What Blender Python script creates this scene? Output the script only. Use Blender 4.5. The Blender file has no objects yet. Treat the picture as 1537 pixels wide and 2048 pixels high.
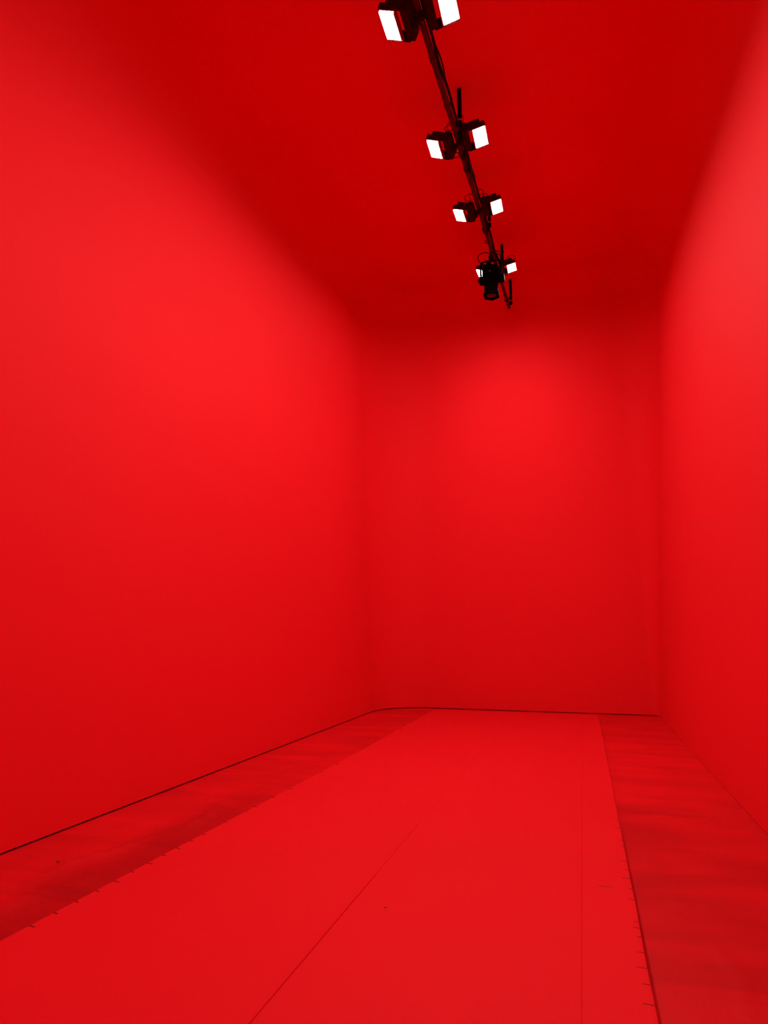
import bpy, bmesh, math, random
from mathutils import Vector, Matrix, noise

# ------------------------------------------------------------ camera, light, exposure
SC = bpy.context.scene
C = SC.collection
S = 4.0 / 3.0            # survey units -> metres
EYE = 1.6                # camera height in metres
LED_STRENGTH = 455.0
EXPOSURE = 0.0

F_PX, CX, CY = 1300.0, 768.5, 1024.0
VPX, VPY = 1165.0, 1262.0          # where the room's long axis meets the horizon
_d = Vector((VPX - CX, VPY - CY, F_PX)).normalized()
_u = Vector((0, -1, 0)); _u.z = -(_u.y * _d.y) / _d.z; _u.normalize()
_r = _d.cross(_u)
if _r.x < 0: _r = -_r
RIGHT = Vector((_r.x, _d.x, _u.x)); DOWN = Vector((_r.y, _d.y, _u.y)); FWD = Vector((_r.z, _d.z, _u.z))

def W(x, y, z):
    """survey coordinates (origin at the eye) -> world metres"""
    return Vector((x * S, y * S, z * S + EYE))

cam_data = bpy.data.cameras.new('camera')
cam = bpy.data.objects.new('camera', cam_data)
C.objects.link(cam)
cam_data.sensor_fit = 'VERTICAL'
cam_data.sensor_height = 36.0
cam_data.lens = 36.0 * F_PX / 2048.0
cam_data.clip_start = 0.05
cam_data.clip_end = 200
cam.matrix_world = Matrix(((RIGHT.x, -DOWN.x, -FWD.x, 0), (RIGHT.y, -DOWN.y, -FWD.y, 0),
                           (RIGHT.z, -DOWN.z, -FWD.z, EYE), (0, 0, 0, 1)))
SC.camera = cam

world = bpy.data.worlds.new('world'); SC.world = world
world.use_nodes = True
bg = world.node_tree.nodes['Background']
bg.inputs['Color'].default_value = (0, 0, 0, 1)
bg.inputs['Strength'].default_value = 0.0
SC.view_settings.view_transform = 'Standard'
SC.view_settings.look = 'None'
SC.view_settings.gamma = 1.0
SC.view_settings.exposure = EXPOSURE
SC.view_settings.use_curve_mapping = False
SC.cycles.use_denoising = True
SC.cycles.use_light_tree = False
SC.cycles.max_bounces = 9
SC.cycles.diffuse_bounces = 9
SC.cycles.use_adaptive_sampling = True
SC.cycles.adaptive_threshold = 0.05
SC.cycles.glossy_bounces = 4
SC.cycles.sample_clamp_indirect = 6.0

# ------------------------------------------------------------ materials
def mat(name):
    m = bpy.data.materials.new(name); m.use_nodes = True
    nt = m.node_tree
    return m, nt, nt.nodes['Principled BSDF']

def paint(name, col, rough=0.6, spec=0.3, var=0.04, scale=1.5, bump=0.0, bump_scale=60, coat=0.0):
    m, nt, b = mat(name)
    tc = nt.nodes.new('ShaderNodeTexCoord')
    n = nt.nodes.new('ShaderNodeTexNoise'); n.inputs['Scale'].default_value = scale; n.inputs['Detail'].default_value = 4
    nt.links.new(tc.outputs['Object'], n.inputs['Vector'])
    r = nt.nodes.new('ShaderNodeMapRange')
    r.inputs['From Min'].default_value = 0.3; r.inputs['From Max'].default_value = 0.7
    r.inputs['To Min'].default_value = 1 - var; r.inputs['To Max'].default_value = 1 + var
    nt.links.new(n.outputs['Fac'], r.inputs['Value'])
    mul = nt.nodes.new('ShaderNodeVectorMath'); mul.operation = 'SCALE'
    mul.inputs[0].default_value = col
    nt.links.new(r.outputs['Result'], mul.inputs['Scale'])
    nt.links.new(mul.outputs['Vector'], b.inputs['Base Color'])
    b.inputs['Roughness'].default_value = rough
    b.inputs['Specular IOR Level'].default_value = spec
    b.inputs['Coat Weight'].default_value = coat
    if bump:
        n2 = nt.nodes.new('ShaderNodeTexNoise'); n2.inputs['Scale'].default_value = bump_scale; n2.inputs['Detail'].default_value = 3
        nt.links.new(tc.outputs['Object'], n2.inputs['Vector'])
        bp = nt.nodes.new('ShaderNodeBump'); bp.inputs['Strength'].default_value = bump; bp.inputs['Distance'].default_value = 0.01
        nt.links.new(n2.outputs['Fac'], bp.inputs['Height']); nt.links.new(bp.outputs['Normal'], b.inputs['Normal'])
    return m, nt, b, mul

WALL_COL = (0.745, 0.0080, 0.0130)
M_WALL = paint('red_wall_skin', WALL_COL, 0.75, 0.10, 0.012, 0.5, 0.06, 220)[0]
M_RUN = paint('red_runner_vinyl', (0.625, 0.0056, 0.0092), 0.62, 0.06, 0.02, 0.8, 0.08, 160)[0]

def floor_material():
    m, nt, b, mul = paint('red_floor_vinyl', (0.58, 0.0044, 0.0070), 0.42, 0.12, 0.07, 0.9, 0.06, 90)
    # scuffed, dirtier patches with their own outlines
    tc = nt.nodes.new('ShaderNodeTexCoord')
    mp = nt.nodes.new('ShaderNodeMapping'); mp.inputs['Scale'].default_value = (0.5, 2.2, 1)
    nt.links.new(tc.outputs['Object'], mp.inputs['Vector'])
    n = nt.nodes.new('ShaderNodeTexNoise'); n.inputs['Scale'].default_value = 1.1; n.inputs['Detail'].default_value = 6
    n.inputs['Distortion'].default_value = 0.8
    nt.links.new(mp.outputs['Vector'], n.inputs['Vector'])
    rp = nt.nodes.new('ShaderNodeMapRange')
    rp.inputs['From Min'].default_value = 0.42; rp.inputs['From Max'].default_value = 0.62
    rp.inputs['To Min'].default_value = 0.88; rp.inputs['To Max'].default_value = 1.04
    nt.links.new(n.outputs['Fac'], rp.inputs['Value'])
    s = nt.nodes.new('ShaderNodeVectorMath'); s.operation = 'SCALE'
    nt.links.new(mul.outputs['Vector'], s.inputs[0]); nt.links.new(rp.outputs['Result'], s.inputs['Scale'])
    # the darker vinyl piece on the right nearer the door, and soft shade painted along the left runner edge
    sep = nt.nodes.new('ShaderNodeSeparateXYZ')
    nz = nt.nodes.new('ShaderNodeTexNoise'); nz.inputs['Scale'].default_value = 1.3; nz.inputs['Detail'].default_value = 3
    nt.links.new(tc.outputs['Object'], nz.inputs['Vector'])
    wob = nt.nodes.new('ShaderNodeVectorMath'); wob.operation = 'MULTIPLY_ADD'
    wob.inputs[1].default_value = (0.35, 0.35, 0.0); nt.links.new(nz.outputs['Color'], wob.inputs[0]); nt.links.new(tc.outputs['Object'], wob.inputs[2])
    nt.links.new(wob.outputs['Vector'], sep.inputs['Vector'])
    def ramp(sock, a, c, lo, hi):
        r = nt.nodes.new('ShaderNodeMapRange'); r.interpolation_type = 'SMOOTHSTEP'
        r.inputs['From Min'].default_value = a; r.inputs['From Max'].default_value = c
        r.inputs['To Min'].default_value = lo; r.inputs['To Max'].default_value = hi
        nt.links.new(sock, r.inputs['Value']); return r.outputs['Result']
    def math_(op, p, q):
        m_ = nt.nodes.new('ShaderNodeMath'); m_.operation = op
        for i, v in enumerate((p, q)):
            if isinstance(v, float): m_.inputs[i].default_value = v
            else: nt.links.new(v, m_.inputs[i])
        return m_.outputs[0]
    right = ramp(sep.outputs['X'], -0.5, -0.3, 0.0, 1.0)
    near = ramp(sep.outputs['Y'], 6.7, 7.3, 1.0, 0.0)
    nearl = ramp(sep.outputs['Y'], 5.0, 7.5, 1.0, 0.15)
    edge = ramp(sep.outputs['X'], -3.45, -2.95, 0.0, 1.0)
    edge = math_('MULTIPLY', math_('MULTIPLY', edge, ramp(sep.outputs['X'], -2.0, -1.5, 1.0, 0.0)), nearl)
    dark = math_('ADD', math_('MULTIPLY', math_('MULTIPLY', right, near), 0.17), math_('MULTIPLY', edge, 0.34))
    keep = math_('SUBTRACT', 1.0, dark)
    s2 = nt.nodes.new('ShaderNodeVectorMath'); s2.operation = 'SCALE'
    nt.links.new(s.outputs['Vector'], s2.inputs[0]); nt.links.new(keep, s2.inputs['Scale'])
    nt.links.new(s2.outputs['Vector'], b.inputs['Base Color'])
    return m
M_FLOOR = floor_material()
M_BLACK = paint('black_enamel', (0.030, 0.0025, 0.003), 0.8, 0.04, 0.1, 8)[0]
M_ROD = paint('matt_black_rod', (0.006, 0.002, 0.002), 0.85, 0.02, 0.1, 8)[0]
M_PROF = paint('spotlight_black', (0.0035, 0.0015, 0.0015), 0.85, 0.02, 0.1, 8)[0]
M_PIPE = paint('painted_pipe', (0.085, 0.0030, 0.004), 0.85, 0.02, 0.25, 5)[0]
M_BEZEL = paint('bezel_enamel', (0.30, 0.006, 0.009), 0.6, 0.1, 0.1, 8)[0]
M_CABLE = paint('cable_rubber', (0.012, 0.0010, 0.0012), 0.85, 0.03, 0.1, 10)[0]
M_STEEL = paint('bare_steel', (0.55, 0.5, 0.5), 0.3, 0.5, 0.1, 10)[0]
M_STEEL.node_tree.nodes['Principled BSDF'].inputs['Metallic'].default_value = 0.8
M_STAPLE = paint('dark_staple', (0.22, 0.008, 0.010), 0.6, 0.2, 0.1, 10)[0]
M_LOUVRE = paint('louvre_black', (0.03, 0.012, 0.012), 0.8, 0.05, 0.05, 10)[0]
M_GLASS = paint('lens_glass', (0.015, 0.012, 0.012), 0.12, 0.5, 0.02, 4)[0]

def led_material():
    """white LED face: emission with small dark gaps between the LED rows"""
    m = bpy.data.materials.new('led_face'); m.use_nodes = True
    nt = m.node_tree; nt.nodes.clear()
    out = nt.nodes.new('ShaderNodeOutputMaterial')
    em = nt.nodes.new('ShaderNodeEmission'); em.inputs['Color'].default_value = (1, 0.98, 0.95, 1); em.inputs['Strength'].default_value = LED_STRENGTH
    df = nt.nodes.new('ShaderNodeBsdfDiffuse'); df.inputs['Color'].default_value = (0.25, 0.22, 0.22, 1)
    mx = nt.nodes.new('ShaderNodeMixShader')
    uv = nt.nodes.new('ShaderNodeUVMap')
    sep = nt.nodes.new('ShaderNodeSeparateXYZ'); nt.links.new(uv.outputs['UV'], sep.inputs['Vector'])
    def cell(out_sock, count):
        a = nt.nodes.new('ShaderNodeMath'); a.operation = 'MULTIPLY'; a.inputs[1].default_value = count
        nt.links.new(out_sock, a.inputs[0])
        f = nt.nodes.new('ShaderNodeMath'); f.operation = 'PINGPONG'; f.inputs[1].default_value = 0.5
        nt.links.new(a.outputs[0], f.inputs[0])
        return f.outputs[0]
    cu, cv = cell(sep.outputs['X'], 4.0), cell(sep.outputs['Y'], 9.0)
    # distance to the cell corner, in cells
    q = []
    for c_, w_ in ((cu, 1.1), (cv, 1.0)):
        p = nt.nodes.new('ShaderNodeMath'); p.operation = 'MULTIPLY'; p.inputs[1].default_value = w_
        nt.links.new(c_, p.inputs[0])
        s = nt.nodes.new('ShaderNodeMath'); s.operation = 'POWER'; s.inputs[1].default_value = 2
        nt.links.new(p.outputs[0], s.inputs[0]); q.append(s)
    ad = nt.nodes.new('ShaderNodeMath'); ad.operation = 'ADD'
    nt.links.new(q[0].outputs[0], ad.inputs[0]); nt.links.new(q[1].outputs[0], ad.inputs[1])
    lt = nt.nodes.new('ShaderNodeMath'); lt.operation = 'LESS_THAN'; lt.inputs[1].default_value = 0.012
    nt.links.new(ad.outputs[0], lt.inputs[0])
    nt.links.new(lt.outputs[0], mx.inputs['Fac'])
    nt.links.new(em.outputs[0], mx.inputs[1]); nt.links.new(df.outputs[0], mx.inputs[2])
    nt.links.new(mx.outputs[0], out.inputs['Surface'])
    return m
M_LED = led_material()

# ------------------------------------------------------------ mesh helpers
def obj(name, bm, material, parent=None, smooth=False, loc=None):
    me = bpy.data.meshes.new(name)
    bmesh.ops.recalc_face_normals(bm, faces=bm.faces)
    bm.to_mesh(me); bm.free()
    me.materials.append(material)
    if smooth:
        for p in me.polygons: p.use_smooth = True
    o = bpy.data.objects.new(name, me); C.objects.link(o)
    if parent: o.parent = parent
    if loc is not None: o.location = loc
    return o

def tag(o, label, cat, group=None):
    o['label'] = label; o['category'] = cat
    if group: o['group'] = group
    return o

def empty(name, label, cat, loc, group=None):
    o = bpy.data.objects.new(name, None); o.empty_display_size = 0.1; C.objects.link(o)
    o.location = loc
    return tag(o, label, cat, group)

def add_box(bm, x0, x1, y0, y1, z0, z1, bevel=0.0, k=S):
    r = bmesh.ops.create_cube(bm, size=1)
    vs = r['verts']
    for v in vs:
        v.co = Vector(((x0 + x1) / 2 + v.co.x * (x1 - x0), (y0 + y1) / 2 + v.co.y * (y1 - y0), (z0 + z1) / 2 + v.co.z * (z1 - z0))) * k
    if bevel:
        es = list({e for v in vs for e in v.link_edges})
        bmesh.ops.bevel(bm, geom=es, offset=bevel * k, segments=2, affect='EDGES', profile=0.5)

def add_tube(bm, pts, rad, seg=10, k=1.0, caps=True):
    """tube through points; rad is a number or a list"""
    pts = [Vector(p) * k for p in pts]
    n = len(pts); rings = []
    prev = None
    for i, p in enumerate(pts):
        t = (pts[min(i + 1, n - 1)] - pts[max(i - 1, 0)]).normalized()
        if prev is None:
            a = t.orthogonal().normalized()
        else:
            a = (prev - t * prev.dot(t)).normalized()
        prev = a; b = t.cross(a)
        r = (rad[i] if isinstance(rad, (list, tuple)) else rad) * k
        rings.append([bm.verts.new(p + (a * math.cos(2 * math.pi * j / seg) + b * math.sin(2 * math.pi * j / seg)) * r) for j in range(seg)])
    for i in range(n - 1):
        for j in range(seg):
            bm.faces.new((rings[i][j], rings[i][(j + 1) % seg], rings[i + 1][(j + 1) % seg], rings[i + 1][j]))
    if caps:
        bm.faces.new(rings[0][::-1]); bm.faces.new(rings[-1])

def add_lathe(bm, prof, seg=24, k=S, centre=(0, 0, 0), caps=True):
    """profile (radius, z) turned about z"""
    rings = []
    for r, z in prof:
        rings.append([bm.verts.new((Vector(centre) + Vector((r * math.cos(2 * math.pi * j / seg), r * math.sin(2 * math.pi * j / seg), z))) * k) for j in range(seg)])
    for i in range(len(rings) - 1):
        for j in range(seg):
            bm.faces.new((rings[i][j], rings[i][(j + 1) % seg], rings[i + 1][(j + 1) % seg], rings[i + 1][j]))
    if caps:
        bm.faces.new(rings[0][::-1]); bm.faces.new(rings[-1])

def smooth_path(pts, n=6):
    out = []
    P = [Vector(p) for p in pts]
    for i in range(len(P) - 1):
        p0, p1, p2, p3 = P[max(i - 1, 0)], P[i], P[i + 1], P[min(i + 2, len(P) - 1)]
        for j in range(n):
            t = j / n
            out.append(0.5 * ((2 * p1) + (p2 - p0) * t + (2 * p0 - 5 * p1 + 4 * p2 - p3) * t * t + (3 * p1 - p0 - 3 * p2 + p3) * t ** 3))
    out.append(P[-1])
    return out

# ------------------------------------------------------------ the room shell
XL, XR, YB, YF = -3.095, 1.0, 10.42, -3.4        # outline at the floor
XLT, XRT, YBT, YFT = -3.12, 1.32, 10.0, -3.4     # outline at the ceiling
RB = {'bl': 0.75, 'br': 0.10, 'fr': 0.5, 'fl': 0.5}
RT = {'bl': 1.0, 'br': 0.62, 'fr': 0.62, 'fl': 0.62}
COVE = 0.50
ZFLOOR = -1.2
def ceil_z(y): return 4.68 + 0.178 * (y - 4.91)

NA = 20                                          # segments per corner arc
def outline(t, inset):
    """rounded rectangle at height fraction t; list of (x, y, tag)"""
    xl = XL + (XLT - XL) * t + inset; xr = XR + (XRT - XR) * t - inset
    yb = YB + (YBT - YB) * t - inset; yf = YF + (YFT - YF) * t + inset
    rad = {k: RB[k] + (RT[k] - RB[k]) * t - inset for k in RB}
    pts = []
    def side(p, q, n, name):
        for i in range(1, n):
            s = i / n; pts.append((p[0] + (q[0] - p[0]) * s, p[1] + (q[1] - p[1]) * s, name))
    def arc(cx, cy, r, a0, na, nb):
        for i in range(NA + 1):
            a = a0 - math.pi / 2 * i / NA
            pts.append((cx + r * math.cos(a), cy + r * math.sin(a), na if i < NA / 2 else nb))
    # left wall going back
    side((xl, yf + rad['fl']), (xl, yb - rad['bl']), 40, 'left')
    arc(xl + rad['bl'], yb - rad['bl'], rad['bl'], math.pi, 'left', 'back')
    side((xl + rad['bl'], yb), (xr - rad['br'], yb), 30, 'back')
    arc(xr - rad['br'], yb - rad['br'], rad['br'], math.pi / 2, 'back', 'right')
    side((xr, yb - rad['br']), (xr, yf + rad['fr']), 40, 'right')
    arc(xr - rad['fr'], yf + rad['fr'], rad['fr'], 0, 'right', 'front')
    side((xr - rad['fr'], yf), (xl + rad['fl'], yf), 12, 'front')
    arc(xl + rad['fl'], yf + rad['fl'], rad['fl'], -math.pi / 2, 'front', 'left')
    return pts

def gap(name):
    return {'left': 0.010, 'back': 0.010, 'right': 0.0025, 'front': 0.004}[name]

def build_shell():
    rings = []; owner = []
    NZ = 14; NC = 12
    for j in range(NZ + 1):
        t = j / NZ
        ring = []
        for x, y, nm in outline(t, 0):
            z1 = ceil_z(y) - COVE
            ring.append((Vector((x, y, ZFLOOR + gap(nm) + (z1 - ZFLOOR - gap(nm)) * t)), nm))
        rings.append(ring)
    for j in range(1, NC + 1):
        a = math.pi / 2 * j / NC
        ring = []
        for x, y, nm in outline(1, COVE * (1 - math.cos(a))):
            ring.append((Vector((x, y, ceil_z(y) - COVE + COVE * math.sin(a))), nm))
        rings.append(ring)
    n = len(rings[0])
    # normals on the whole surface, so seams between the named walls stay invisible
    bms = {k: (bmesh.new(), {}) for k in ('left', 'back', 'right', 'front', 'ceiling')}
    def vert(key, j, i):
        bm, d = bms[key]
        if (j, i) not in d:
            p = rings[j][i][0]
            d[(j, i)] = bm.verts.new(W(p.x, p.y, p.z))
        return d[(j, i)]
    for j in range(len(rings) - 1):
        for i in range(n):
            k = (i + 1) % n
            key = rings[j][i][1]
            if j >= NZ + NC // 2: key = 'ceiling'
            q = [vert(key, j, i), vert(key, j, k), vert(key, j + 1, k), vert(key, j + 1, i)]
            bms[key][0].faces.new(q)
    top = len(rings) - 1
    bms['ceiling'][0].faces.new([vert('ceiling', top, i) for i in range(n)])
    # exact normals from the full surface
    full = {}
    def fpos(j, i): return rings[j][i % n][0]
    for j in range(len(rings)):
        for i in range(n):
            a = fpos(j, i + 1) - fpos(j, i - 1)
            b = fpos(min(j + 1, top), i) - fpos(max(j - 1, 0), i)
            nn = b.cross(a)
            if j == top: nn = Vector((0, 0.178, -1))
            full[(j, i)] = nn.normalized()
    for key, (bm, d) in bms.items():
        bmesh.ops.recalc_face_normals(bm, faces=bm.faces)
        bm.verts.index_update()
        idx = {v.index: ji for ji, v in d.items()}
        name = 'ceiling' if key == 'ceiling' else 'wall_' + key
        me = bpy.data.meshes.new(name)
        bm.to_mesh(me); bm.free()
        me.materials.append(M_WALL)
        for p in me.polygons: p.use_smooth = True
        nl = []
        for v in me.vertices:
            nn = full[idx[v.index]]
            nl.append(nn)
        o = bpy.data.objects.new(name, me); C.objects.link(o); o['kind'] = 'structure'
        # flip faces whose winding disagrees with the inward normal
        f0 = me.polygons[0]
        centre = Vector((-1.1, 3.0, 3.0))
        if f0.normal.dot(centre - f0.center) < 0:
            me.flip_normals()
        nl = [(-x if x.dot(centre - v.co) < 0 else x) for x, v in zip(nl, me.vertices)]
        me.normals_split_custom_set_from_vertices([tuple(x) for x in nl])
build_shell()

# floor with wrinkles in the vinyl
def unproject(px, py, h=0.0):
    v = RIGHT * (px - CX) + DOWN * (py - CY) + FWD * F_PX
    t = (ZFLOOR + h) / v.z
    return v.x * t, v.y * t

WRINKLES = []
def wrinkle(pts, amp, width):
    WRINKLES.append(([Vector(p) for p in pts], amp, width))
wrinkle([(-2.62, 2.86), (-2.66, 3.05), (-2.55, 3.3), (-2.50, 3.6), (-2.42, 3.85), (-2.45, 4.1)], 0.014, 0.026)
wrinkle([(-2.52, 2.85), (-2.60, 2.95), (-2.66, 3.05)], 0.009, 0.022)
wrinkle([(-2.42, 3.5), (-2.40, 3.95), (-2.52, 4.4)], 0.010, 0.045)
wrinkle([(-2.50, 2.3), (-2.50, 2.6), (-2.40, 2.9)], 0.012, 0.05)
wrinkle([(-2.30, 4.45), (-2.38, 4.75), (-2.50, 4.9)], 0.006, 0.025)
wrinkle([(-2.45, 5.1), (-2.62, 5.3), (-2.68, 5.6), (-2.60, 5.9)], 0.006, 0.045)
wrinkle([(0.22, 5.05), (0.5, 5.0), (0.8, 4.95)], -0.010, 0.05)
wrinkle([(0.30, 6.6), (0.6, 6.5), (0.9, 6.4)], -0.003, 0.08)
wrinkle([(0.45, 2.55), (0.47, 2.8), (0.44, 3.0)], 0.005, 0.02)
wrinkle([(0.5, 3.05), (0.52, 3.2)], 0.002, 0.015)
def floor_h(x, y):
    h = 0.0025 * noise.noise(Vector((x * 3, y * 1.1, 0.3)))
    if -2.35 > x or x > 0.3: h += 0.0016 * noise.noise(Vector((x * 5, y * 4, 3.3)))
    if 0.1655 < x < 0.1705:                      # open joint beside the runner, widest near the door
        h -= 0.022 * max(0.0, min(1.0, (4.6 - y) / 1.6))
    p = Vector((x, y))
    for pts, amp, w in WRINKLES:
        best = 9
        for a, b in zip(pts[:-1], pts[1:]):
            ab = b - a; t = max(0, min(1, (p - a).dot(ab) / ab.length_squared))
            dd = (p - (a + ab * t)).length
            best = min(best, dd)
        if best < 3 * w: h += amp * math.exp(-(best / w) ** 2)
    return h

bm = bmesh.new()
xs = [-3.3 + 0.03 * i for i in range(int(1.2 / 0.03))] + [-2.1 + 0.1 * i for i in range(22)] + [0.1, 0.13, 0.150, 0.1625, 0.1660, 0.1700, 0.1720, 0.1800] + [0.21 + 0.03 * i for i in range(int(1.1 / 0.03))]
ys = [-3.6, -2.5, -1.5, -0.5, 0.5, 1.2] + [1.6 + 0.04 * i for i in range(150)] + [7.6 + 0.15 * i for i in range(21)]
grid = []
for y in ys:
    row = []
    for x in xs:
        e = 1.0 if (XL + 0.08 < x < XR - 0.08 and y < YB - 0.1) else 0.0
        row.append(bm.verts.new(W(x, y, ZFLOOR + floor_h(x, y) * e)))
    grid.append(row)
for j in range(len(ys) - 1):
    for i in range(len(xs) - 1):
        bm.faces.new((grid[j][i], grid[j][i + 1], grid[j + 1][i + 1], grid[j + 1][i]))
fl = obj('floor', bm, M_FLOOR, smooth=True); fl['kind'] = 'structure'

# ------------------------------------------------------------ floor runner
RH = 0.030
def run_left(y):  return -2.205 + 0.028 * math.exp(-((y - 6.0) / 2.2) ** 2) + 0.003 * noise.noise(Vector((0, y * 2, 5)))
def run_right(y): return 0.162 + 0.0025 * noise.noise(Vector((3, y * 2, 5)))
runner = empty('floor_runner', 'wide bright red vinyl runner along the middle of the red floor', 'floor covering', W(-1.0, 3.5, ZFLOOR + 0.001))
bm = bmesh.new()
rows = []
yy = [-2.8 + 0.2 * i for i in range(21)] + [1.4 + 0.05 * i for i in range(1, 173)]
yy = [y for y in yy if y < 10.02] + [10.02]
g = 0.0018; gd = 0.004
base = runner.location.copy()
for y in yy:
    l, r = run_left(y), run_right(y)
    s1 = -1.027 + 0.002 * noise.noise(Vector((1, y, 9))); s2 = -0.063
    z = ZFLOOR + RH
    prof = [(l, ZFLOOR + 0.003), (l + 0.001, z - 0.004), (l + 0.004, z)]
    m1 = 0.0032 if y < 4.2 else 0.0005
    xs_in = [l + 0.05, -1.6, -1.2, s1 - 0.035]
    for x in xs_in: prof.append((x, z + 0.0006 * noise.noise(Vector((x * 2, y * 2, 1)))))
    prof += [(s1 - g * 1.6, z + m1 * 0.5), (s1, z - gd * (1.0 if y < 3.3 else 0.4)), (s1 + g * 1.6, z)]
    for x in (-0.8, -0.5, -0.25, s2 - 0.03): prof.append((x, z + 0.0006 * noise.noise(Vector((x * 2, y * 2, 1)))))
    prof += [(s2 - g, z), (s2, z - 0.0016), (s2 + g, z), (0.03, z + 0.0004), (0.09, z + 0.0008)]
    prof += [(r - 0.014, z + 0.0012), (r - 0.003, z), (r, z - 0.005), (r - 0.012, z - 0.008), (r - 0.012, ZFLOOR + 0.003)]
    rows.append([bm.verts.new(W(x, y, zz) - base) for x, zz in prof])
for a, b in zip(rows[:-1], rows[1:]):
    for i in range(len(a) - 1):
        bm.faces.new((a[i], a[i + 1], b[i + 1], b[i]))
bm.faces.new(rows[0]); bm.faces.new(rows[-1][::-1])
for a, b in zip(rows[:-1], rows[1:]):
    bm.faces.new((a[-1], a[0], b[0], b[-1]))
obj('vinyl_sheet', bm, M_RUN, runner)

bm = bmesh.new(); add_box(bm, -0.5, 0.5, -0.5, 0.5, -0.5, 0.5, 0, 1)
st0 = obj('staple', bm, M_STAPLE, runner)
random.seed(4)
right_ticks = [4.6, 4.43, 4.191, 4.081, 3.83, 3.699, 3.581, 3.45, 3.322, 3.089, 3.03, 2.95, 2.82, 2.70, 2.587, 2.461]
left_px = [(107, 1826), (150, 1803), (192, 1782), (232, 1763), (267, 1744), (298, 1727), (329, 1711), (358, 1697), (382, 1682), (407, 1669),
           (453, 1645), (493, 1623), (513, 1614), (544, 1595), (573, 1577), (638, 1544), (671, 1528), (803, 1459), (60, 1852)]
ticks = []
for y in right_ticks:
    L = random.choice([0.016, 0.024, 0.034]); ticks.append((run_right(y) - L / 2 - 0.004, y, L, 0.0042, random.uniform(-0.1, 0.1)))
for px, py in left_px:
    x, y = unproject(px, py, RH); L = random.choice([0.02, 0.026, 0.034])
    if px == 803: L = 0.05
    ticks.append((run_left(y) + L / 2 + 0.003, y, L, 0.005, random.uniform(-0.5, 0.0)))
for i, (x, y, L, w, a) in enumerate(ticks):
    o = st0 if i == 0 else st0.copy()
    if i: C.objects.link(o); o.parent = runner
    o.location = W(x, y, ZFLOOR + RH + 0.0005) - base
    o.rotation_euler = (0, 0, a)
    o.scale = (L * S, w * S, 0.004)
# scratches on the runner
bm = bmesh.new()
add_tube(bm, [W(0.005, 3.452, ZFLOOR + RH) - base, W(0.03, 3.443, ZFLOOR + RH + 0.0008) - base, W(0.085, 3.447, ZFLOOR + RH) - base], 0.0022, 6)
obj('scratch', bm, M_STAPLE, runner)
bm = bmesh.new()
add_tube(bm, [W(-0.876, 2.925, ZFLOOR + RH + 0.0005) - base, W(-0.866, 2.93, ZFLOOR + RH + 0.0005) - base], 0.004, 6)
obj('scuff_mark', bm, M_STAPLE, runner)

# a dark flake of dirt on the left floor strip
bm = bmesh.new()
fx, fy = unproject(118, 1724)
fb = W(fx, fy, ZFLOOR + floor_h(fx, fy) + 0.001)
add_lathe(bm, [(0.010, 0), (0.013, 0.002), (0.006, 0.004)], 9, S)
for v in bm.verts: v.co.x *= 1.3 + 0.3 * math.sin(v.co.y * 300)
fo = obj('dirt_flake', bm, M_STAPLE, loc=fb)
tag(fo, 'small dark flake of dirt lying on the floor strip by the left wall', 'debris')

# ------------------------------------------------------------ pipe under the ceiling
def pipe_pt(y, dx=0.0, dz=0.0):
    return Vector((-0.835 - 0.004 * (y - 3.5) + dx, y, 4.34 + 0.168 * (y - 5.1) + dz))
PIPE_END = 9.93
pipe = empty('lighting_pipe', 'long dark red painted pipe carrying the lamps below the ceiling', 'lighting pipe', W(*pipe_pt(3.6)))
pb = pipe.location.copy()
bm = bmesh.new()
pts = []; rads = []
y = -3.2
while y < PIPE_END:
    pts.append(W(*pipe_pt(y)) - pb); rads.append(0.0235 * S); y += 0.15
pts.append(W(*pipe_pt(PIPE_END)) - pb); rads.append(0.0235 * S)
add_tube(bm, pts, rads, 16)
obj('pipe', bm, M_PIPE, pipe, smooth=True)
for y, ln, rr in ((4.05, 0.05, 0.029), (4.62, 0.04, 0.029), (5.36, 0.07, 0.031), (5.62, 0.05, 0.030), (7.0, 0.08, 0.036), (7.62, 0.06, 0.034), (9.52, 0.07, 0.034)):
    bm = bmesh.new()
    add_tube(bm, [W(*pipe_pt(y - ln / 2)) - pb, W(*pipe_pt(y + ln / 2)) - pb], rr * S, 14)
    obj('pipe_coupler', bm, M_BLACK if y > 5 else M_PIPE, pipe)
bm = bmesh.new()
add_tube(bm, [W(*pipe_pt(9.60)) - pb, W(*pipe_pt(9.64)) - pb], 0.026 * S, 14)
obj('pipe_joint', bm, M_STEEL, pipe)['label'] = 'bare metal joint ring near the far end'

# cable bundle beside the pipe
random.seed(11)
def cable_run(name, y0, y1, dx, dz, rad, amp, label, step=0.11, seed=0):
    bm = bmesh.new(); pts = []; y = y0
    while y < y1:
        nx = noise.noise(Vector((y * 2.3, seed, 0))); nz = noise.noise(Vector((y * 2.1, seed, 7)))
        pts.append(W(*pipe_pt(y, dx + amp * nx, dz + amp * nz))); y += step
    base_ = pts[0] - pb
    pts = [p - pb for p in pts]
    add_tube(bm, [p - base_ for p in smooth_path(pts, 3)], rad * S, 8)
    o = obj(name, bm, M_CABLE, pipe, smooth=True, loc=base_)
    o['label'] = label
    return o
cable_run('power_cable', 2.2, 8.2, 0.038, 0.002, 0.011, 0.014, 'thick black power cable strapped along the right side of the pipe', seed=1)
cable_run('data_cable', 2.2, 8.1, 0.036, 0.028, 0.006, 0.020, 'thin black data cable winding loosely above the pipe beside the power cable', seed=5)
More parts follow.
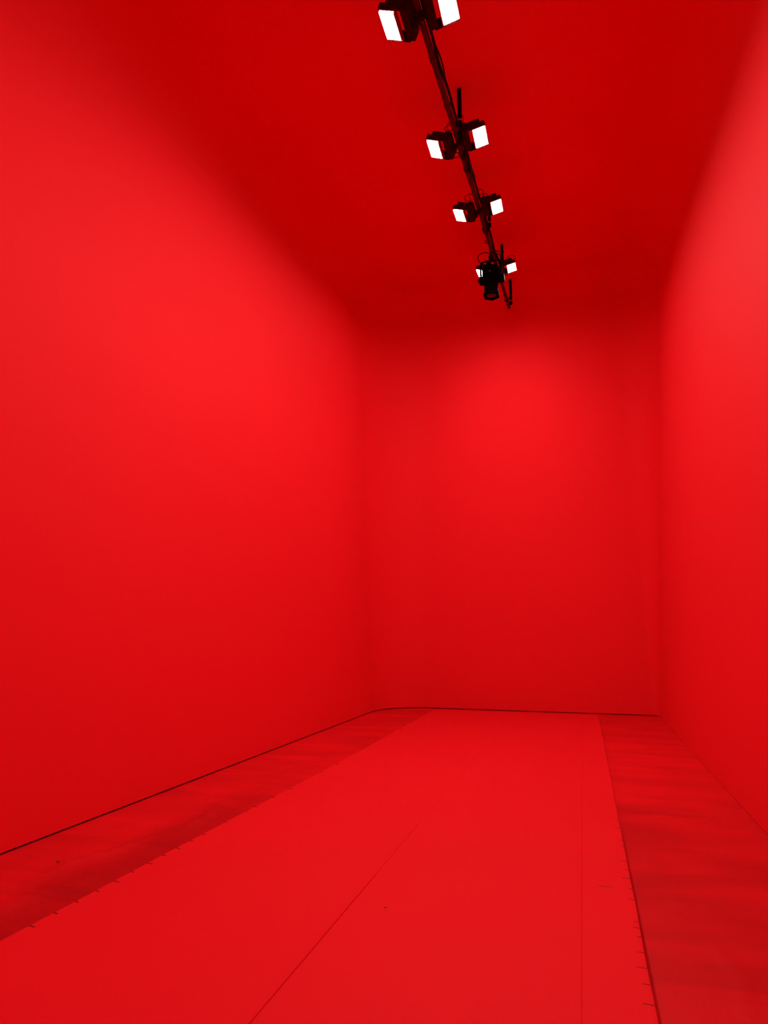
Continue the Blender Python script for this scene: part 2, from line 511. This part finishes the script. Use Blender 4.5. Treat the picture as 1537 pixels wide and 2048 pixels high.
cable_run('slack_cable', 4.98, 5.85, 0.046, -0.022, 0.015, 0.022, 'bulging slack black cable bunch on the pipe just behind the second lamp pair', seed=9, step=0.08)

# ------------------------------------------------------------ LED floodlights
def lamp_rotation(s, tilt, pitch=0.0):
    """tilt = degrees the lit face turns outward from straight down"""
    return (math.radians(pitch), -s * math.radians(tilt), 0.0)
TILT = {("L", 0): 22, ("L", 1): 22, ("L", 2): 18, ("L", 3): 18, ("R", 0): 12, ("R", 1): 12, ("R", 2): 12, ("R", 3): 12}
PW, PL = 0.109, 0.213
FACE_BASE = 0.0075
LOUVRE = 0.008

def bx(bm, s, u0, u1, v0, v1, n0, n1, bevel=0.0):
    a, b = (u0, u1) if s > 0 else (-u1, -u0)
    add_box(bm, a, b, v0, v1, n0, n1, bevel)

def make_floodlight(s, label, loc):
    """s = +1 faces right, -1 faces left; local x across, y along the pipe, z up behind the lit face"""
    t = empty('led_floodlight', label, 'floodlight', loc, 'LED floodlights on the ceiling pipe')
    # lit face: a shallow moulded lens block standing proud of the bezel
    bm = bmesh.new(); uvl = bm.loops.layers.uv.new('UVMap')
    cs = [(-PW / 2, -PL / 2), (PW / 2, -PL / 2), (PW / 2, PL / 2), (-PW / 2, PL / 2)]
    lo = [bm.verts.new(Vector((x, y, -FACE_BASE)) * S) for x, y in cs]
    hi = [bm.verts.new(Vector((x, y, 0.0005)) * S) for x, y in cs]
    bm.faces.new(lo[::-1])
    for i in range(4):
        bm.faces.new((lo[i], lo[(i + 1) % 4], hi[(i + 1) % 4], hi[i]))
    for f in bm.faces:
        for lp in f.loops:
            lp[uvl].uv = (lp.vert.co.x / S / PW + 0.5, lp.vert.co.y / S / PL + 0.5)
    me = bpy.data.meshes.new('led_face'); bm.to_mesh(me); bm.free(); me.materials.append(M_LED)
    o = bpy.data.objects.new('led_face', me); C.objects.link(o); o.parent = t; o['label'] = 'glowing white LED face with rows of tiny dots'
    # bezel: four rails with a sloped lip round the face, closed behind
    bm = bmesh.new()
    e = 0.010; d = 0.018
    inner = [(-PW / 2, -PL / 2), (PW / 2, -PL / 2), (PW / 2, PL / 2), (-PW / 2, PL / 2)]
    outer = [(-PW / 2 - e, -PL / 2 - e), (PW / 2 + e, -PL / 2 - e), (PW / 2 + e, PL / 2 + e), (-PW / 2 - e, PL / 2 + e)]
    r0 = [bm.verts.new(Vector((x, y, 0.002)) * S) for x, y in inner]
    r1 = [bm.verts.new(Vector((x, y, -0.003)) * S) for x, y in [(a * 0.35 + b * 0.65, c * 0.35 + dd * 0.65) for (a, c), (b, dd) in zip(inner, outer)]]
    r2 = [bm.verts.new(Vector((x, y, 0.0)) * S) for x, y in outer]
    r3 = [bm.verts.new(Vector((x, y, d)) * S) for x, y in outer]
    for A, B in ((r0, r1), (r1, r2), (r2, r3)):
        for i in range(4):
            bm.faces.new((A[i], A[(i + 1) % 4], B[(i + 1) % 4], B[i]))
    bm.faces.new(r3)
    bm.faces.new(r0)
    # lip along the pipe side keeps the glare off the pipe
    bx(bm, s, -PW / 2 - 0.009, -PW / 2 - 0.005, -PL / 2 - 0.008, PL / 2 + 0.008, -0.011, 0.002)
    bx(bm, s, -PW / 2 - 0.009, PW / 2 + 0.009, -PL / 2 - 0.009, -PL / 2 - 0.005, -0.004, 0.002)
    obj('bezel', bm, M_BEZEL, t)
    # thin louvre rails between the LED columns, put in to cut light grazing the upper walls
    bm = bmesh.new()
    for i in range(5):
        u = -PW / 2 + PW * i / 4
        bx(bm, s, u - 0.0005, u + 0.0005, -PL / 2, PL / 2, -LOUVRE - FACE_BASE, 0.0)
    for i in range(1, 4):
        for j in range(1, 9):
            u = -PW / 2 + PW * i / 4; v = -PL / 2 + PL * j / 9
            bx(bm, s, u - 0.0022, u + 0.0022, v - 0.0022, v + 0.0022, -LOUVRE - FACE_BASE - 0.0006, -FACE_BASE - 0.002)
    obj('added_louvre', bm, M_LOUVRE, t)
    # finned heat sink
    bm = bmesh.new()
    bx(bm, s, -0.012, 0.050, -0.098, 0.098, 0.018, 0.030, 0.002)
    for i in range(6):
        u = -0.010 + i * 0.0115
        bx(bm, s, u - 0.002, u + 0.002, -0.094, 0.094, 0.029, 0.062)
    obj('heat_sink', bm, M_BLACK, t)
    # end caps carrying the panel
    for sy in (-1, 1):
        bm = bmesh.new()
        a, b = (0.112, 0.130) if sy > 0 else (-0.130, -0.112)
        bx(bm, s, -0.115, 0.060, a, b, 0.0, 0.042, 0.004)
        bx(bm, s, -0.115, 0.022, a, b, 0.040, 0.078, 0.004)
        obj('side_arm', bm, M_BLACK, t)
    # driver box on the pipe side; a slot stays open between it and the panel
    bm = bmesh.new()
    bx(bm, s, -0.150, -0.090, -0.122, 0.122, 0.005, 0.098, 0.006)
    for i in range(5):
        v = -0.08 + 0.04 * i
        bx(bm, s, -0.146, -0.090, v - 0.004, v + 0.004, 0.096, 0.104)
    db = obj('driver_box', bm, M_BLACK, t)
    # clamp towards the pipe
    bm = bmesh.new()
    bx(bm, s, -0.19, -0.140, -0.030, 0.030, 0.02, 0.034, 0.003)
    bx(bm, s, -0.198, -0.168, -0.018, 0.018, -0.005, 0.075, 0.005)
    add_tube(bm, [Vector((s * -0.185, -0.035, 0.02)), Vector((s * -0.185, 0.035, 0.02))], 0.009, 8, S)
    cl = obj('clamp', bm, M_BLACK, t)
    bm = bmesh.new()
    add_tube(bm, [Vector((s * -0.185, 0.033, 0.02)), Vector((s * -0.185, 0.046, 0.02))], 0.004, 8, S)
    obj('bolt', bm, M_STEEL, cl)
    # lead looping out of the driver box
    bm = bmesh.new()
    add_tube(bm, smooth_path([(s * -0.118, -0.115, 0.09), (s * -0.10, -0.15, 0.135), (s * -0.13, -0.16, 0.165), (s * -0.17, -0.14, 0.135), (s * -0.185, -0.09, 0.07)], 5), 0.0032, 6, S)
    obj('lead', bm, M_CABLE, t, smooth=True)
    return t

def copy_tree(o, parent=None):
    c = o.copy(); C.objects.link(c); c.parent = parent
    for ch in list(o.children): copy_tree(ch, c)
    return c

YS = [3.598, 5.10, 6.415, 8.133]
LAB = {('L', 0): 'nearest left-facing floodlight, largest lit panel at the top edge of the photo',
       ('R', 0): 'nearest right-facing floodlight, large lit panel cut off by the top edge of the photo',
       ('L', 1): 'left-facing floodlight of the second pair, left of the long black hanger rod',
       ('R', 1): 'right-facing floodlight of the second pair, right beside the long black hanger rod',
       ('L', 2): 'left-facing floodlight of the third pair, between the long rod and the spotlight',
       ('R', 2): 'right-facing floodlight of the third pair, above the short black hanger rod',
       ('L', 3): 'farthest left-facing floodlight, its lit panel half hidden by the black spotlight',
       ('R', 3): 'farthest right-facing floodlight, small lit panel right of the black spotlight'}
src = {}
for side, s in (('L', -1), ('R', 1)):
    for i, y in enumerate(YS):
        x = {'L': (-1.030, -1.046, -1.050, -1.055), 'R': (-0.634, -0.638, -0.648, -0.654)}[side][i]
        z = {'L': (4.041, 4.283, 4.500, 4.775), 'R': (4.063, 4.308, 4.522, 4.790)}[side][i]
        if i == 0:
            src[side] = make_floodlight(s, LAB[(side, i)], W(x, y, z)); o = src[side]
        else:
            o = copy_tree(src[side]); o.location = W(x, y, z)
        o['label'] = LAB[(side, i)]
        o.rotation_euler = lamp_rotation(s, TILT[(side, i)], (0, 0, 3, 6)[i])
    # an unseen pair added above the camera to brighten the near walls
    o = copy_tree(src[side]); o.location = W((-1.02 if s < 0 else -0.63), 1.25, (3.655 if s < 0 else 3.675))
    o.rotation_euler = lamp_rotation(s, 20)
    o['label'] = ('left' if s < 0 else 'right') + '-facing floodlight added over the camera, out of view, to brighten the near walls'

# ------------------------------------------------------------ hanger rods
def rod(x, y, ztop, zbot, rad, label, bend=0.0, clamp_dx=-0.04):
    base_ = W(x, y, ztop)
    t = empty('hanger_rod', label, 'hanger rod', base_, 'black hanger rods from ceiling to pipe')
    bm = bmesh.new(); n = 8
    add_tube(bm, [Vector((bend * math.sin(math.pi * i / n), 0, (zbot - ztop) * i / n)) for i in range(n + 1)], rad, 12, S)
    obj('rod', bm, M_ROD, t, smooth=True)
    bm = bmesh.new()
    add_tube(bm, [Vector((0, 0, zbot - ztop - 0.005)), Vector((0, 0, zbot - ztop + 0.012))], rad * 1.15, 12, S)
    obj('collar', bm, M_STEEL, t)['label'] = 'bare metal collar'
    bm = bmesh.new()
    add_tube(bm, [Vector((0, 0, zbot - ztop - 0.05)), Vector((0, 0, zbot - ztop - 0.004))], rad * 1.1, 12, S)
    add_box(bm, min(0, clamp_dx), max(0, clamp_dx), -0.012, 0.012, zbot - ztop - 0.045, zbot - ztop - 0.015, 0.003)
    obj('pipe_clamp', bm, M_ROD, t)
    return t
rod(-0.790, 4.93, ceil_z(4.93), 4.36, 0.019, 'long black rod hanging from the ceiling beside the second lamp pair')
rod(-0.792, 6.93, ceil_z(6.93), 4.69, 0.019, 'short black rod ending below the third lamp pair')
rod(-0.795, 8.37, ceil_z(8.37), 4.94, 0.019, 'black rod standing above the black spotlight')
rod(-0.812, 9.69, ceil_z(9.69), 5.13, 0.023, 'farthest black rod, joined to the pipe end beside the back wall', 0.004, -0.045)

# ------------------------------------------------------------ profile spotlight
SPY = 7.90
sx = -0.905; sz = 4.77
spot = empty('profile_spotlight', 'black theatre spotlight pointing straight down between the farthest floodlights', 'spotlight', W(sx, SPY, sz))
spot.scale = (1.0, 1.0, 0.86)
bm = bmesh.new()
add_lathe(bm, [(0.040, -0.06), (0.075, -0.07), (0.100, -0.10), (0.105, -0.20), (0.100, -0.27), (0.090, -0.285)], 20)
obj('lamp_housing', bm, M_PROF, spot, smooth=False)
bm = bmesh.new()
for i in range(5):
    z = -0.10 - 0.035 * i
    add_lathe(bm, [(0.100, z), (0.114, z - 0.003), (0.114, z - 0.009), (0.100, z - 0.012)], 20)
obj('cooling_ring', bm, M_PROF, spot)
bm = bmesh.new()
add_lathe(bm, [(0.092, -0.28), (0.094, -0.34), (0.090, -0.46), (0.090, -0.53), (0.088, -0.535), (0.088, -0.56), (0.080, -0.565), (0.076, -0.545)], 20)
obj('lens_barrel', bm, M_PROF, spot)
bm = bmesh.new()
add_lathe(bm, [(0.004, -0.552), (0.05, -0.549), (0.076, -0.545), (0.076, -0.54), (0.002, -0.54)], 20)
obj('lens', bm, M_GLASS, spot, smooth=True)['label'] = 'pale glinting front lens'
# colour frame holder, hexagonal
bm = bmesh.new()
add_lathe(bm, [(0.104, -0.505), (0.112, -0.520), (0.112, -0.562), (0.092, -0.565), (0.092, -0.515)], 6, caps=False)
bmesh.ops.rotate(bm, verts=bm.verts, cent=(0, 0, 0), matrix=Matrix.Rotation(math.radians(30), 3, 'Z'))
obj('gel_frame_holder', bm, M_PROF, spot)
for nm, b_ in (('shutter_handle', (-0.150, -0.085, -0.03, 0.03, -0.345, -0.265)),):
    bm = bmesh.new(); add_box(bm, *b_, 0.006); add_box(bm, -0.170, -0.14, -0.012, 0.012, -0.300, -0.250, 0.004)
    obj(nm, bm, M_PROF, spot)
bm = bmesh.new()
add_box(bm, 0.08, 0.175, -0.04, 0.04, -0.335, -0.235, 0.008)
add_tube(bm, [(0.175, 0, -0.24), (0.21, 0, -0.236)], 0.006, 8, S)
obj('side_control_box', bm, M_PROF, spot)
bm = bmesh.new()
add_tube(bm, smooth_path([(-0.128, 0, -0.24), (-0.132, 0, -0.08), (-0.10, 0, 0.02), (0, 0, 0.03), (0.10, 0, 0.02), (0.132, 0, -0.08), (0.128, 0, -0.24)], 5), 0.013, 8, S)
obj('yoke', bm, M_PROF, spot, smooth=True)
for s in (-1, 1):
    bm = bmesh.new(); add_tube(bm, [(s * 0.10, 0, -0.23), (s * 0.15, 0, -0.23)], 0.020, 10, S)
    obj('yoke_knob', bm, M_PROF, spot)
bm = bmesh.new()
add_box(bm, -0.02, 0.075, -0.025, 0.025, 0.02, 0.11, 0.006)
add_box(bm, -0.055, 0.005, -0.04, 0.04, -0.055, 0.02, 0.006)
obj('hook_clamp', bm, M_PROF, spot)
bm = bmesh.new()
add_tube(bm, smooth_path([(-0.04, 0, -0.06), (-0.15, -0.02, 0.04), (-0.15, -0.03, 0.13), (-0.06, -0.02, 0.17), (0.03, 0, 0.11)], 6), 0.007, 7, S)
add_tube(bm, smooth_path([(0.05, 0, -0.06), (0.13, -0.02, 0.02), (0.12, -0.04, 0.13), (0.05, -0.02, 0.16), (0.03, 0, 0.10)], 6), 0.006, 7, S)
obj('supply_lead', bm, M_CABLE, spot, smooth=True)
bm = bmesh.new(); add_tube(bm, [(0.0, -0.114, -0.215), (0.0, -0.122, -0.215)], 0.008, 8, S)
obj('rivet', bm, M_STEEL, spot)['label'] = 'tiny bright rivet on the black housing'

# ------------------------------------------------------------ slack cable loops at the lamp groups
def loop(cy, dx, dz, r, label, tilt=0.0, rad=0.0035):
    c = pipe_pt(cy, dx, dz); b_ = W(*c)
    bm = bmesh.new()
    pts = [Vector((r * math.cos(a), tilt * math.sin(a) * r, r * math.sin(a))) for a in [2 * math.pi * i / 20 for i in range(21)]]
    add_tube(bm, pts, rad, 6, S)
    o = obj('safety_wire', bm, M_CABLE, smooth=True, loc=b_)
    tag(o, label, 'safety wire', 'safety wire loops at the lamps')
loop(5.02, -0.055, 0.07, 0.045, 'thin safety wire loop left of the pipe at the second lamp pair', 0.4)
loop(5.12, 0.075, 0.12, 0.035, 'thin safety wire loop above the right lamp of the second pair', 0.3)
loop(5.30, -0.045, -0.035, 0.030, 'small wire loop hanging under the pipe at the second lamp pair', 0.2)
loop(6.32, -0.075, 0.08, 0.060, 'thin safety wire loop left of the pipe at the third lamp pair', 0.4)
loop(6.36, 0.060, 0.08, 0.050, 'thin safety wire loop right of the pipe at the third lamp pair', 0.4)
loop(7.28, -0.020, -0.025, 0.022, 'tiny wire loop under the bare stretch of pipe before the spotlight', 0.2, 0.005)
loop(8.0, 0.070, 0.13, 0.045, 'wire loop right of the pipe just above the spotlight', 0.4)
loop(8.1, 0.20, 0.06, 0.055, 'thin wire loop above the farthest right-facing floodlight', 0.3)

# two tiny eye hooks on the ceiling near the right wall
for i, (px, lab) in enumerate(((1324, 'left one of two tiny bright hooks on the ceiling near the right wall'), (1331.5, 'right one of two tiny bright hooks on the ceiling near the right wall'))):
    v = RIGHT * (px - CX) + DOWN * (303 - CY) + FWD * F_PX
    t = (4.68 - 0.178 * 4.91) / (v.z - 0.178 * v.y)
    p = v * t
    bm = bmesh.new()
    add_tube(bm, [(0, 0, 0.02), (0, 0, -0.008)], 0.003, 8, S)
    add_lathe(bm, [(0.003, -0.008), (0.008, -0.010), (0.009, -0.015), (0.005, -0.018)], 10)
    o = obj('ceiling_hook', bm, M_STEEL, loc=W(p.x, p.y, p.z))
    tag(o, lab, 'hook', 'pair of ceiling hooks')
